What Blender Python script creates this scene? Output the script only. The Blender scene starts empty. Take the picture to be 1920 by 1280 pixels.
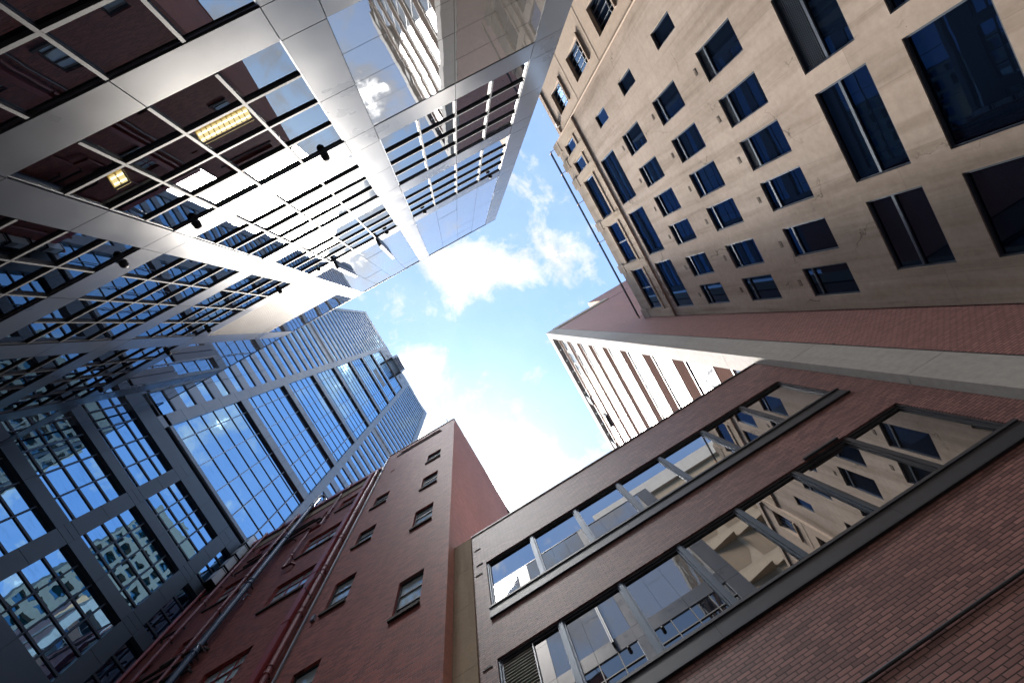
import bpy, math, random
from mathutils import Vector, Matrix
random.seed(7)
S = bpy.context.scene
C = S.collection
R = math.radians
GZ = -1.6                      # ground level; the lens sits at the origin, 1.6 m above the alley

# ------------------------------------------------------------------ node helpers
def mat(name):
    m = bpy.data.materials.new(name); m.use_nodes = True
    nt = m.node_tree; nt.nodes.clear()
    out = nt.nodes.new('ShaderNodeOutputMaterial')
    return m, nt, out
def N(nt, t, **kw):
    n = nt.nodes.new(t)
    for k, v in kw.items():
        if k in n.inputs: n.inputs[k].default_value = v
        else: setattr(n, k, v)
    return n
def L(nt, a, b): nt.links.new(a, b)
def M(nt, op, a, b=None, c=None, clamp=False):
    n = nt.nodes.new('ShaderNodeMath'); n.operation = op; n.use_clamp = clamp
    for i, v in enumerate((a, b, c)):
        if v is None: continue
        if isinstance(v, (int, float)): n.inputs[i].default_value = v
        else: nt.links.new(v, n.inputs[i])
    return n.outputs[0]
def mixc(nt, f, a, b):
    n = nt.nodes.new('ShaderNodeMix'); n.data_type = 'RGBA'
    for i, v in ((0, f), (6, a), (7, b)):
        if isinstance(v, (int, float)): n.inputs[i].default_value = v
        elif isinstance(v, tuple): n.inputs[i].default_value = (*v, 1) if len(v) == 3 else v
        else: nt.links.new(v, n.inputs[i])
    return n.outputs[2]
def noise(nt, vec, scale, detail=4, rough=.55, dist=0, out=0):
    n = nt.nodes.new('ShaderNodeTexNoise')
    n.inputs['Scale'].default_value = scale; n.inputs['Detail'].default_value = detail
    n.inputs['Roughness'].default_value = rough; n.inputs['Distortion'].default_value = dist
    if vec is not None: nt.links.new(vec, n.inputs['Vector'])
    return n.outputs[out]
def ramp(nt, f, stops):
    n = nt.nodes.new('ShaderNodeValToRGB'); e = n.color_ramp.elements
    while len(e) < len(stops): e.new(.5)
    for el, (p, c) in zip(e, stops):
        el.position = p; el.color = (c, c, c, 1) if isinstance(c, (int, float)) else (*c, 1)
    nt.links.new(f, n.inputs[0]); return n.outputs[0]
def objco(nt): return nt.nodes.new('ShaderNodeTexCoord').outputs['Object']
def geopos(nt): return nt.nodes.new('ShaderNodeNewGeometry').outputs['Position']
def stretch(nt, vec, s):
    n = nt.nodes.new('ShaderNodeMapping'); n.inputs['Scale'].default_value = s
    nt.links.new(vec, n.inputs[0]); return n.outputs[0]
def wallco(nt):                # (x+y, z): one running coordinate along any axis-aligned wall
    p = geopos(nt); s = nt.nodes.new('ShaderNodeSeparateXYZ'); nt.links.new(p, s.inputs[0])
    c = nt.nodes.new('ShaderNodeCombineXYZ')
    nt.links.new(M(nt, 'ADD', s.outputs[0], s.outputs[1]), c.inputs[0]); nt.links.new(s.outputs[2], c.inputs[1])
    return c.outputs[0]
def bump(nt, h, strength, dist, prev=None):
    n = nt.nodes.new('ShaderNodeBump'); n.inputs['Strength'].default_value = strength
    n.inputs['Distance'].default_value = dist; nt.links.new(h, n.inputs['Height'])
    if prev: nt.links.new(prev, n.inputs['Normal'])
    return n.outputs[0]

# ------------------------------------------------------------------ materials
def m_brick(name, c1, c2, mortar, bw, bh, ms, rough=.6, spec=.5, bumps=.5, stain=.3, coat=0.0):
    m, nt, out = mat(name); v = wallco(nt)
    b = N(nt, 'ShaderNodeTexBrick'); L(nt, v, b.inputs['Vector'])
    b.inputs['Color1'].default_value = (*c1, 1); b.inputs['Color2'].default_value = (*c2, 1)
    b.inputs['Mortar'].default_value = (*mortar, 1); b.inputs['Scale'].default_value = 1
    b.inputs['Mortar Size'].default_value = ms; b.inputs['Mortar Smooth'].default_value = .2
    b.inputs['Brick Width'].default_value = bw; b.inputs['Row Height'].default_value = bh
    b.inputs['Bias'].default_value = 0
    big = noise(nt, stretch(nt, v, (1, .35, 1)), .45, 5, .6)
    fine = noise(nt, v, 9, 4, .7)
    col = mixc(nt, M(nt, 'MULTIPLY', ramp(nt, big, [(.35, 1), (.7, 0)]), stain), b.outputs['Color'],
               tuple(x * .35 for x in c1))
    hs = N(nt, 'ShaderNodeHueSaturation'); L(nt, col, hs.inputs['Color'])
    L(nt, M(nt, 'MULTIPLY_ADD', fine, .55, .72), hs.inputs['Value'])
    p = N(nt, 'ShaderNodeBsdfPrincipled', Roughness=rough)
    p.inputs['Specular IOR Level'].default_value = spec
    p.inputs['Coat Weight'].default_value = coat; p.inputs['Coat Roughness'].default_value = .35
    L(nt, hs.outputs[0], p.inputs['Base Color'])
    h = M(nt, 'MULTIPLY_ADD', fine, .25, M(nt, 'SUBTRACT', 1, b.outputs['Fac']))
    L(nt, bump(nt, h, bumps, .012), p.inputs['Normal'])
    L(nt, p.outputs[0], out.inputs[0]); return m

def m_concrete(name, base, dark, rough=.85, streak=.5, scale=1.0, joint=None):
    m, nt, out = mat(name); v = wallco(nt)
    a = noise(nt, v, .35 * scale, 6, .62)
    b = noise(nt, stretch(nt, v, (1.6, .12, 1)), 1.1 * scale, 5, .6, .4)
    c = noise(nt, v, 5 * scale, 6, .65)
    f = M(nt, 'ADD', M(nt, 'MULTIPLY', ramp(nt, a, [(.3, 1), (.72, 0)]), .5),
          M(nt, 'MULTIPLY', ramp(nt, b, [(.46, 0), (.66, 1)]), streak), clamp=True)
    col = mixc(nt, f, base, dark)
    hs = N(nt, 'ShaderNodeHueSaturation'); L(nt, col, hs.inputs['Color'])
    val = M(nt, 'MULTIPLY_ADD', c, .5, .75)
    if joint:
        vo = N(nt, 'ShaderNodeTexVoronoi', Scale=.22); vo.feature = 'DISTANCE_TO_EDGE'
        wv = nt.nodes.new('ShaderNodeVectorMath'); wv.operation = 'ADD'; L(nt, v, wv.inputs[0])
        ws = nt.nodes.new('ShaderNodeVectorMath'); ws.operation = 'SCALE'; L(nt, noise(nt, v, 1.5, 5, .6, 0, 1), ws.inputs[0]); ws.inputs['Scale'].default_value = .9
        L(nt, ws.outputs[0], wv.inputs[1]); L(nt, wv.outputs[0], vo.inputs['Vector'])
        cr = M(nt, 'MULTIPLY', M(nt, 'LESS_THAN', vo.outputs['Distance'], .0035), ramp(nt, noise(nt, v, .5, 3, .5), [(.50, 0), (.60, 1)]))
        val = M(nt, 'MULTIPLY', val, M(nt, 'SUBTRACT', 1, M(nt, 'MULTIPLY', cr, .55)))
        b2 = N(nt, 'ShaderNodeTexBrick'); L(nt, v, b2.inputs['Vector']); b2.offset = 0
        b2.inputs['Scale'].default_value = 1; b2.inputs['Mortar Size'].default_value = .012; b2.inputs['Mortar Smooth'].default_value = .6
        b2.inputs['Brick Width'].default_value = joint[0]; b2.inputs['Row Height'].default_value = joint[1]
        b2.inputs['Color1'].default_value = (.92, .92, .92, 1); b2.inputs['Color2'].default_value = (1.05, 1.05, 1.05, 1); b2.inputs['Mortar'].default_value = (.80, .80, .80, 1)
        bw = nt.nodes.new('ShaderNodeRGBToBW'); L(nt, b2.outputs['Color'], bw.inputs[0]); val = M(nt, 'MULTIPLY', val, bw.outputs[0])
    L(nt, val, hs.inputs['Value'])
    p = N(nt, 'ShaderNodeBsdfPrincipled', Roughness=rough); L(nt, hs.outputs[0], p.inputs['Base Color']); p.inputs['Specular IOR Level'].default_value = .08
    L(nt, bump(nt, c, .25, .01), p.inputs['Normal'])
    L(nt, p.outputs[0], out.inputs[0]); return m

def m_plain(name, col, rough=.5, metal=0.0, var=.25, sc=3.0, spec=.5, scratch=False, tilt=0.0):
    m, nt, out = mat(name); v = geopos(nt)
    n = noise(nt, v, sc, 5, .6)
    hs = N(nt, 'ShaderNodeHueSaturation'); hs.inputs['Color'].default_value = (*col, 1)
    L(nt, M(nt, 'MULTIPLY_ADD', n, var * 2, 1 - var), hs.inputs['Value'])
    p = N(nt, 'ShaderNodeBsdfPrincipled', Roughness=rough, Metallic=metal)
    p.inputs['Specular IOR Level'].default_value = spec
    L(nt, hs.outputs[0], p.inputs['Base Color'])
    L(nt, M(nt, 'MULTIPLY_ADD', noise(nt, v, 1.1, 3, .5), .16, rough - .08), p.inputs['Roughness'])
    if scratch:
        s = noise(nt, stretch(nt, v, (.8, 1, 6)), 3, 6, .7, 2.0)
        L(nt, bump(nt, s, .06, .02), p.inputs['Normal'])
    L(nt, p.outputs[0], out.inputs[0]); return m

def m_glass(name, tint, base, f0, ior, wav=0.0, wsc=.5, rough=.0, trans=None, dirt=0.0, panel=None):
    """coated facade glass: fresnel mirror over a dark (or see-through) body; panes are never quite flat"""
    m, nt, out = mat(name)
    g = N(nt, 'ShaderNodeBsdfGlossy', Roughness=rough); g.inputs['Color'].default_value = (*tint, 1)
    if trans: b = N(nt, 'ShaderNodeBsdfTransparent'); b.inputs['Color'].default_value = (*trans, 1)
    else: b = N(nt, 'ShaderNodeBsdfDiffuse'); b.inputs['Color'].default_value = (*base, 1)
    ge = nt.nodes.new('ShaderNodeNewGeometry'); dt = nt.nodes.new('ShaderNodeVectorMath'); dt.operation = 'DOT_PRODUCT'
    L(nt, ge.outputs['Incoming'], dt.inputs[0]); L(nt, ge.outputs['Normal'], dt.inputs[1])
    sch = M(nt, 'POWER', M(nt, 'SUBTRACT', 1, M(nt, 'ABSOLUTE', dt.outputs['Value'])), 5 - (ior - 1.4) * 4)
    fac = M(nt, 'MULTIPLY_ADD', sch, 1 - f0, f0, clamp=True)
    v = wallco(nt)
    if dirt:
        d = noise(nt, stretch(nt, v, (.6, 3.0, 1)), 1.6, 6, .7, .6)
        fac = M(nt, 'MULTIPLY', fac, M(nt, 'SUBTRACT', 1, M(nt, 'MULTIPLY', ramp(nt, d, [(.52, 0), (.75, 1)]), dirt)))
    if wav:
        h = noise(nt, v, wsc, 2, .5)
        nb = bump(nt, h, 1.0, wav)
        L(nt, nb, g.inputs['Normal'])
    ms = N(nt, 'ShaderNodeMixShader'); L(nt, fac, ms.inputs[0]); L(nt, b.outputs[0], ms.inputs[1]); L(nt, g.outputs[0], ms.inputs[2])
    L(nt, ms.outputs[0], out.inputs[0]); return m

def m_emit(name, col, s):
    m, nt, out = mat(name); e = N(nt, 'ShaderNodeEmission', Strength=s); e.inputs[0].default_value = (*col, 1)
    L(nt, e.outputs[0], out.inputs[0]); return m

MT = {}
MT['silver'] = m_plain('silver_panel', (.060, .068, .084), .30, .16, .10, 1.0, spec=.30)
MT['fin'] = m_plain('fin_metal', (.05, .054, .062), .55, .2, .1, 2)
MT['silver_dark'] = m_plain('silver_frame', (.14, .15, .165), .4, .7, .08, 2)
MT['glass_a'] = m_glass('coated_window_glass', (.93, .96, 1), (.005, .007, .012), .24, 1.45, .002, .9)
MT['glass_see'] = m_glass('clear_window_glass', (.93, .96, 1), (0, 0, 0), .24, 1.45, .0006, .9, trans=(.5, .55, .6))
MT['glass_panel'] = m_glass('spandrel_glass', (.92, .95, 1), (.105, .10, .094), .24, 1.5, .0012, 1.1, rough=.015)
MT['glass_blue'] = m_glass('blue_tower_glass', (.44, .72, 1), (.004, .014, .04), .60, 1.7, .0016, .8, dirt=.22)
MT['glass_pod'] = m_glass('blue_podium_glass', (.40, .70, 1), (.003, .012, .035), .60, 1.6, .0042, .75, dirt=.25)
MT['glass_tan'] = m_glass('dark_window_glass', (.26, .42, .70), (.003, .006, .014), .07, 1.4, .0012, .8)
MT['glass_tall'] = m_glass('mirror_window_glass', (1, 1, 1), (.02, .02, .022), .22, 1.5, .0006, .5)
MT['glass_low'] = m_glass('ribbon_window_glass', (.94, .95, .98), (.010, .009, .008), .38, 1.5, .0004, .5)
MT['glass_red'] = m_glass('old_window_glass', (.8, .93, 1), (.46, .55, .58), .16, 1.5, .006, 2.2)
MT['panel_grey'] = m_plain('grey_cladding', (.18, .195, .215), .42, .35, .10, .8)
MT['panel_shaded'] = m_plain('shaded_cladding', (.045, .062, .08), .42, .3, .08, .6)  # the tower's cladding with the shade of the base darkened into its colour
MT['alu_light'] = m_plain('light_aluminium', (.19, .205, .23), .4, .5, .08, 2)
MT['alu_dark'] = m_plain('dark_aluminium', (.035, .04, .052), .45, .4, .15, 3)
MT['black'] = m_plain('black_metal', (.012, .012, .016), .5, .2, .2, 3)
MT['louvre'] = m_plain('louvre_metal', (.30, .27, .245), .55, .1, .12, 1.5)
MT['room'] = m_plain('dark_room', (.06, .062, .07), .9, 0, .2, 1)
MT['tan'] = m_concrete('tan_render', (.40, .34, .298), (.225, .185, .155), .88, .6, 1.0, (1.66, 3.54))
MT['tan_top'] = m_concrete('pale_render', (.40, .335, .275), (.28, .225, .17), .88, .7, 1.6)
MT['tan_left'] = m_concrete('smooth_render', (.40, .33, .275), (.35, .285, .235), .88, .25)
MT['steel_blue'] = m_plain('grey_blue_frame', (.06, .08, .11), .45, .5, .1, 3)
MT['white'] = m_concrete('white_concrete', (.40, .395, .385), (.31, .30, .29), .75, .3, 1.2)
MT['stone'] = m_concrete('stone_pilaster', (.36, .285, .205), (.24, .185, .135), .85, .5, 2)
MT['bk_low'] = m_brick('purple_brown_brick', (.32, .16, .152), (.15, .075, .077), (.016, .009, .010), .235, .064, .008, .5, .4, .7, .5)
MT['bk_tall'] = m_brick('plum_brick', (.42, .22, .205), (.30, .155, .15), (.12, .065, .06), .2, .075, .010, .6, .25, .5, .2)
MT['bk_band'] = m_brick('pink_brick', (.15, .098, .085), (.13, .085, .073), (.08, .05, .043), .2, .075, .010, .8, .0, .3, .12)
MT['bk_red'] = m_brick('red_brick', (.46, .125, .10), (.17, .044, .048), (.26, .17, .18), .23, .076, .009, .62, .16, .9, .55, .04)
MT['bk_side'] = m_brick('brightened_red_brick', (.66, .30, .215), (.52, .22, .165), (.48, .28, .22), .23, .076, .009, .7, .3, .5, .25)  # red brick again, with the light on the side wall painted into its colour
MT['redpaint'] = m_plain('red_paint', (.26, .035, .035), .42, 0, .25, 4)
MT['redpipe'] = m_plain('rust_red_paint', (.20, .035, .03), .4, 0, .3, 3)
MT['bluepipe'] = m_plain('slate_blue_paint', (.035, .06, .10), .38, .1, .3, 3)
MT['sill'] = m_plain('charcoal_steel', (.04, .044, .056), .45, .15, .25, 2.5)
MT['darkstone'] = m_plain('sooty_stone', (.035, .026, .026), .8, 0, .3, 4)
MT['orange'] = m_plain('orange_brown_panel', (.46, .22, .08), .7, 0, .1, 1)
MT['acbox'] = m_plain('white_enamel', (.60, .64, .66), .4, .1, .08, 2)
MT['asphalt'] = m_plain('asphalt', (.05, .05, .052), .9, 0, .3, 2)
MT['cream'] = m_concrete('cream_precast', (.27, .225, .175), (.22, .18, .14), .85, .25, .6)
MT['cream_in'] = m_concrete('pebble_precast', (.18, .14, .105), (.14, .11, .08), .9, .25, 2)
MT['lattice'] = m_concrete('grey_precast', (.20, .18, .15), (.16, .145, .12), .85, .25, .6)
MT['teal'] = m_glass('teal_window_glass', (.5, .8, .9), (.01, .05, .06), .2, 1.5)
MT['gold'] = m_emit('warm_lamp', (1, .74, .30), .09)
MT['tube'] = m_emit('lamp_tube', (1, .88, .5), .3)
MT['housing'] = m_plain('lamp_housing', (.5, .38, .16), .35, .3, .05, 3)

# ------------------------------------------------------------------ mesh builder
class MB:
    def __init__(self): self.v, self.f, self.m, self.mats = [], [], [], []
    def mi(self, m):
        if m not in self.mats: self.mats.append(m)
        return self.mats.index(m)
    def face(self, pts, m):
        k = len(self.v); self.v += [tuple(p) for p in pts]; self.f.append(tuple(range(k, k + len(pts)))); self.m.append(self.mi(m))
    def hexa(self, p, m, skip=()):     # p: 8 points, 0-3 one side ring, 4-7 the other
        for i, q in enumerate(((3, 2, 1, 0), (4, 5, 6, 7), (0, 1, 5, 4), (1, 2, 6, 5), (2, 3, 7, 6), (3, 0, 4, 7))):
            if i not in skip: self.face([p[j] for j in q], m)
    def tube(self, pts, r, m, n=10):
        rings = []
        for i, p in enumerate(pts):
            p = Vector(p); a = Vector(pts[max(i - 1, 0)]); b = Vector(pts[min(i + 1, len(pts) - 1)])
            t = (b - a).normalized(); u = t.orthogonal().normalized() if abs(t.z) < .99 else Vector((1, 0, 0))
            if abs(t.z) < .99: u = t.cross(Vector((0, 0, 1))).normalized()
            w = t.cross(u).normalized(); k = len(self.v)
            for j in range(n):
                q = p + (u * math.cos(2 * math.pi * j / n) + w * math.sin(2 * math.pi * j / n)) * r
                self.v.append(tuple(q))
            rings.append(k)
        mi = self.mi(m)
        for a, b in zip(rings, rings[1:]):
            for j in range(n):
                self.f.append((a + j, a + (j + 1) % n, b + (j + 1) % n, b + j)); self.m.append(mi)
        for k, fl in ((rings[0], 1), (rings[-1], 0)):
            q = list(range(k, k + n)); self.f.append(tuple(q[::-1] if fl else q)); self.m.append(mi)
    def ball(self, c, r, m, n=14, rz=None):
        rz = rz or r; k = len(self.v); st = 8; mi = self.mi(m)
        for i in range(st + 1):
            a = math.pi * i / st
            for j in range(n):
                b = 2 * math.pi * j / n
                self.v.append((c[0] + r * math.sin(a) * math.cos(b), c[1] + r * math.sin(a) * math.sin(b), c[2] + rz * math.cos(a)))
        for i in range(st):
            for j in range(n):
                self.f.append((k + i * n + j, k + i * n + (j + 1) % n, k + (i + 1) * n + (j + 1) % n, k + (i + 1) * n + j)); self.m.append(mi)
    def build(self, name, parent=None, at=None, smooth=False, label=None):
        """link as one object; at = world position of its origin (else its parent's)"""
        import bmesh
        w = Vector(at) if at is not None else (Vector(parent['_w']) if parent else Vector((0, 0, 0)))
        me = bpy.data.meshes.new(name)
        me.from_pydata([tuple(Vector(p) - w) for p in self.v], [], self.f)
        for m in self.mats: me.materials.append(MT[m])
        for p, i in zip(me.polygons, self.m): p.material_index = i
        bm = bmesh.new(); bm.from_mesh(me); bmesh.ops.recalc_face_normals(bm, faces=bm.faces[:]); bm.to_mesh(me); bm.free()
        if smooth: me.polygons.foreach_set('use_smooth', [True] * len(me.polygons))
        o = bpy.data.objects.new(name, me); C.objects.link(o)
        o['_w'] = tuple(w)
        if parent: o.parent = parent; o.location = w - Vector(parent['_w'])
        else: o.location = w
        if label: o['label'] = label
        return o
def thing(name, label, cat, at, group=None):
    o = bpy.data.objects.new(name, None); C.objects.link(o); o.empty_display_size = .5
    o.location = at; o['_w'] = tuple(at); o['label'] = label; o['category'] = cat
    if group: o['group'] = group
    return o
def copy_tree(o, parent, shift):
    c = o.copy(); C.objects.link(c); c.parent = parent
    w = Vector(o['_w']) + shift; c['_w'] = tuple(w)
    c.location = w - Vector(parent['_w'])
    for ch in list(o.children):
        d = ch.copy(); C.objects.link(d); d.parent = c
        d['_w'] = tuple(Vector(ch['_w']) + shift); d.location = ch.location
    return c

# facade frames: f(along, up, out) -> world point
def fx(X, s): return lambda u, z, d=0: (X + s * d, u, z)
def fy(Y, s): return lambda u, z, d=0: (u, Y + s * d, z)
def box(mb, F, u0, u1, z0, z1, d0, d1, m):
    mb.hexa([F(u0, z0, d0), F(u1, z0, d0), F(u1, z1, d0), F(u0, z1, d0), F(u0, z0, d1), F(u1, z0, d1), F(u1, z1, d1), F(u0, z1, d1)], m)
def quad(mb, F, u0, u1, z0, z1, d, m): mb.face([F(u0, z0, d), F(u1, z0, d), F(u1, z1, d), F(u0, z1, d)], m)
def walled(mb, F, u0, u1, z0, z1, holes, depth, m, mr=None, d=0.0):
    """wall sheet with openings (u0,u1,z0,z1) and their reveals running back by depth"""
    us = sorted({u0, u1, *[h[0] for h in holes], *[h[1] for h in holes]}); us = [u for u in us if u0 <= u <= u1]
    zs = sorted({z0, z1, *[h[2] for h in holes], *[h[3] for h in holes]}); zs = [z for z in zs if z0 <= z <= z1]
    for a, b in zip(us, us[1:]):
        run = None
        for c, e in zip(zs, zs[1:]):
            cu, cz = (a + b) / 2, (c + e) / 2
            inside = any(h[0] < cu < h[1] and h[2] < cz < h[3] for h in holes)
            if inside:
                if run is not None: quad(mb, F, a, b, run, c, d, m); run = None
            elif run is None: run = c
        if run is not None: quad(mb, F, a, b, run, z1, d, m)
    mr = mr or m
    for h in holes:
        A, B, c, e = h[:4]
        mb.face([F(A, c, d), F(A, e, d), F(A, e, d - depth), F(A, c, d - depth)], mr)
        mb.face([F(B, c, d), F(B, e, d), F(B, e, d - depth), F(B, c, d - depth)], mr)
        mb.face([F(A, c, d), F(B, c, d), F(B, c, d - depth), F(A, c, d - depth)], mr)
        mb.face([F(A, e, d), F(B, e, d), F(B, e, d - depth), F(A, e, d - depth)], mr)
def shell(mb, x0, x1, y0, y1, z0, z1, m, skip):
    """the other sides and roof of a block; skip names the faces built elsewhere"""
    P = [(x0, y0, z0), (x1, y0, z0), (x1, y1, z0), (x0, y1, z0), (x0, y0, z1), (x1, y0, z1), (x1, y1, z1), (x0, y1, z1)]
    for nm, q in {'-y': (0, 1, 5, 4), '+x': (1, 2, 6, 5), '+y': (2, 3, 7, 6), '-x': (3, 0, 4, 7), 'top': (4, 5, 6, 7)}.items():
        if nm not in skip: mb.face([P[i] for i in q], m)

def window(root, F, u0, u1, z0, z1, dep, fw, mf, mp, trans=(), mull=(), louv=None, name='window', fd=.07, panel=None, label=None, tw=.05):
    """one framed window; its pane (and louvre) are sub-parts"""
    mb = MB(); a, b = -dep - .02, -dep + fd
    box(mb, F, u0, u1, z0, z0 + fw, a, b, mf); box(mb, F, u0, u1, z1 - fw, z1, a, b, mf)
    box(mb, F, u0, u0 + fw, z0 + fw, z1 - fw, a, b, mf); box(mb, F, u1 - fw, u1, z0 + fw, z1 - fw, a, b, mf)
    for t in trans: box(mb, F, u0 + fw, u1 - fw, t - tw / 2, t + tw / 2, a, b - .008, mf)
    for u in mull: box(mb, F, u - tw / 2, u + tw / 2, z0 + fw, z1 - fw, a, b - .016, mf)
    w = mb.build(name, root, F((u0 + u1) / 2, z0, -dep), label=label)
    g = MB(); ph = louv[0] if louv and louv[1] >= z1 - .1 else z1
    jx, jz = random.uniform(-.0012, .0012), random.uniform(-.0015, .0015)
    um, zm = (u0 + u1) / 2, (z0 + ph) / 2
    P = lambda u, z, d: F(u, z, d + (u - um) * jx + (z - zm) * jz)
    box(g, P, u0 + fw * .6, u1 - fw * .6, z0 + fw * .6, ph - fw * .6, -dep - .015, -dep + .012, mp); g.build('pane', w)
    if louv:
        l = MB(); n = max(3, int((louv[1] - louv[0]) / .055)); st = (louv[1] - louv[0]) / n
        quad(l, F, u0 + fw, u1 - fw, louv[0], louv[1], -dep - .03, 'black')
        for i in range(n):
            zz = louv[0] + st * i
            l.hexa([F(u0 + fw, zz, -dep + .05), F(u1 - fw, zz, -dep + .05), F(u1 - fw, zz + .012, -dep + .05), F(u0 + fw, zz + .012, -dep + .05),
                    F(u0 + fw, zz + st * .55, -dep - .02), F(u1 - fw, zz + st * .55, -dep - .02), F(u1 - fw, zz + st * .55 + .012, -dep - .02), F(u0 + fw, zz + st * .55 + .012, -dep - .02)], panel or 'steel_blue')
        l.build('louvre', w)
    return w

# ------------------------------------------------------------------ ground
g = MB(); g.face([(-400, -400, GZ), (400, -400, GZ), (400, 400, GZ), (-400, 400, GZ)], 'asphalt')
o = g.build('ground', at=(0, 0, GZ)); o['kind'] = 'structure'

# ------------------------------------------------------------------ tan rendered building (wall x = 11.5)
def build_tan():
    k = 11.5; F = fx(11.5, -1)
    root = thing('office_building', 'tan rendered office block with rows of square dark windows beside the tall brick tower', 'building', (11.5, 0, GZ))
    col = [(-.343, -.25), (-.191, -.1), (-.052, .043), (.086, .181), (.241, .338), (.38, .477)]
    W = []
    for z0, z1 in ((1.776, 1.941), (1.469, 1.633), (1.16, 1.325)):
        for i, c in enumerate(col): W.append((*c, z0, z1, 'r', i))
    for z0, z1 in ((1.963, 2.079), (1.661, 1.777), (1.351, 1.47), (1.05, 1.17)): W.append((-.5, -.444, z0, z1, 's', 0))
    for i, c in enumerate(((-.341, -.103), (-.051, .179), (.227, .479))): W.append((*c, 2.07, 2.243, 't', i))
    for i, c in enumerate(((-.551, -.5), (-.447, -.388), (-.331, -.105), (-.053, .177), (.228, .473))): W.append((*c, 2.397, 2.547, 'u', i))
    for i, c in enumerate(((-.476, -.38), (-.289, -.102), (-.051, .182), (.234, .4215))):
        W.append((*c, .8915, 1.029, 'e', i)); W.append((c[0], c[1], .67, .8125, 'f', i)); W.append((c[0], c[1], .45, .59, 'f', i))
    H = [tuple(x * k for x in w[:4]) for w in W]
    zs = 2.297 * k
    mb = MB()
    walled(mb, F, -.612 * k, 6.04, GZ, zs - .06, [h for h, w in zip(H, W) if w[4] != 'u'], .22, 'tan')
    shell(mb, 11.5, 34, -.612 * k, 6.04, GZ, 2.69 * k, 'tan', ('-x', '+y'))
    mb.build('wall', root)
    mb = MB()
    walled(mb, F, -.605 * k, 6.04, zs + .06, 2.69 * k, [h for h, w in zip(H, W) if w[4] == 'u'], .30, 'tan_top', d=.03)
    mb.build('attic_wall', root, label='pale stained attic storey wall')
    mb = MB(); box(mb, F, -.612 * k, 6.04, zs - .06, zs - .01, -.05, .10, 'tan_left'); box(mb, F, -.612 * k, 6.04, zs - .01, zs + .06, -.1, .06, 'darkstone')
    mb.build('string_course', root)
    for a, b in ((-.612, -.556), (-.495, -.452), (-.383, -.336), (-.10, -.058), (.182, .223), (.478, .5255)):
        mb = MB(); box(mb, F, a * k, b * k, zs + .06, 2.66 * k, .02, .085, 'tan_top'); box(mb, F, a * k - .05, b * k + .05, 2.61 * k, 2.70 * k, .0, .11, 'tan_top')
        mb.build('pilaster', root)
    for a, b in ((-.551, -.5), (-.447, -.388), (-.331, -.105), (-.053, .177), (.228, .473)):
        mb = MB(); box(mb, F, a * k - .08, b * k + .08, 2.372 * k, 2.394 * k, -.05, .08, 'tan_top'); mb.build('sill', root); mb = MB(); box(mb, F, a * k - .03, b * k + .03, 2.549 * k, 2.575 * k, 0, .06, 'tan_top')
        mb.build('lintel', root)
    for (u0, u1, z0, z1), w in zip(H, W):
        t, i = w[4], w[5]
        tr, lv, mu = [], None, []
        if t == 'r':
            tr = [z1 - .39]; lv = (z1 - .36, z1 - .06)
            if not (w[2] < 1.2 and i < 3): lv = None
        elif t == 'e':
            tr = [z1 - .74]
            if i <= 1: lv = (z1 - .70, z1 - .06)
        elif t == 'f': tr = []
        elif t == 'u' and i > 2: tr = []; mu = [u0 + (u1 - u0) * .48]
        elif t == 't': mu = []
        window(root, F, u0, u1, z0, z1, .09 if t == 'u' else .11, .045, 'steel_blue', 'glass_tan', tr, mu, lv, tw=.075)
        if t == 'r':
            mb = MB(); uu = u0 + (.035 * k if i else .03 * k); zz = z1 + .027 * k
            box(mb, F, uu, uu + .24, zz, zz + .15, -.06, .006, 'black')
            for q in range(4): box(mb, F, uu + .02, uu + .22, zz + .025 + q * .032, zz + .038 + q * .032, 0, .014, 'tan')
            mb.build('vent', root)
    # projecting left wing
    FL = fx(11.38, -1); LW = [(-.774, -.663, a, b) for a, b in ((2.2, 2.374), (1.866, 2.049), (1.55, 1.721), (1.22, 1.39), (.89, 1.06))] + [(-1.02, -.91, a, b) for a, b in ((1.55, 1.721), (1.22, 1.39))]
    HL = [tuple(x * k for x in w) for w in LW]
    mb = MB(); walled(mb, FL, -1.25 * k, -.612 * k, GZ, 2.49 * k, HL, .28, 'tan_left')
    shell(mb, 11.38, 34, -1.25 * k, -.612 * k, GZ, 2.49 * k, 'tan_left', ('-x',))
    mb.build('wing_wall', root, label='smooth pale wing wall with tall multi-paned windows')
    for (u0, u1, z0, z1) in HL:
        w = window(root, FL, u0, u1, z0, z1, .25, .05, 'silver_dark', 'glass_tan', [z0 + (z1 - z0) * .36], [u0 + (u1 - u0) * x for x in (.25, .5, .75)], name='sash_window', tw=.035)
        mb = MB(); box(mb, FL, u0 - .05, u1 + .05, z0 - .10, z0, -.1, .09, 'tan_left'); mb.build('sill', root)
    mb = MB(); box(mb, FL, -1.25 * k, -.612 * k, 2.47 * k, 2.505 * k, 0, .10, 'tan_left'); mb.build('coping', root)
    for z in (1.46, 1.80, 2.12):
        mb = MB(); box(mb, FL, -1.25 * k, -.613 * k, z * k, z * k + .03, 0, .012, 'tan'); mb.build('wall_groove', root)
    # safety lines strung past the roof edge
    for i, (dz, dx) in enumerate(((.28, .34), (.50, .30), (.70, .26), (.86, .22))):
        mb = MB(); mb.tube([(11.5 - dx, -6.95, 2.69 * k + dz), (11.5 - dx, 6.02, 2.69 * k + dz)], .034 if i == 0 else .014, 'alu_dark', 8)
        mb.build('roof_rail', root)
    for y in (-6.9, -5.3, -3.0, 0, 3.2, 5.9):
        mb = MB(); mb.tube([(11.6, y, 2.69 * k - .1), (11.16, y, 2.69 * k + .25), (11.24, y, 2.69 * k + .9)], .02, 'orange', 6); mb.build('rail_bracket', root)
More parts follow.
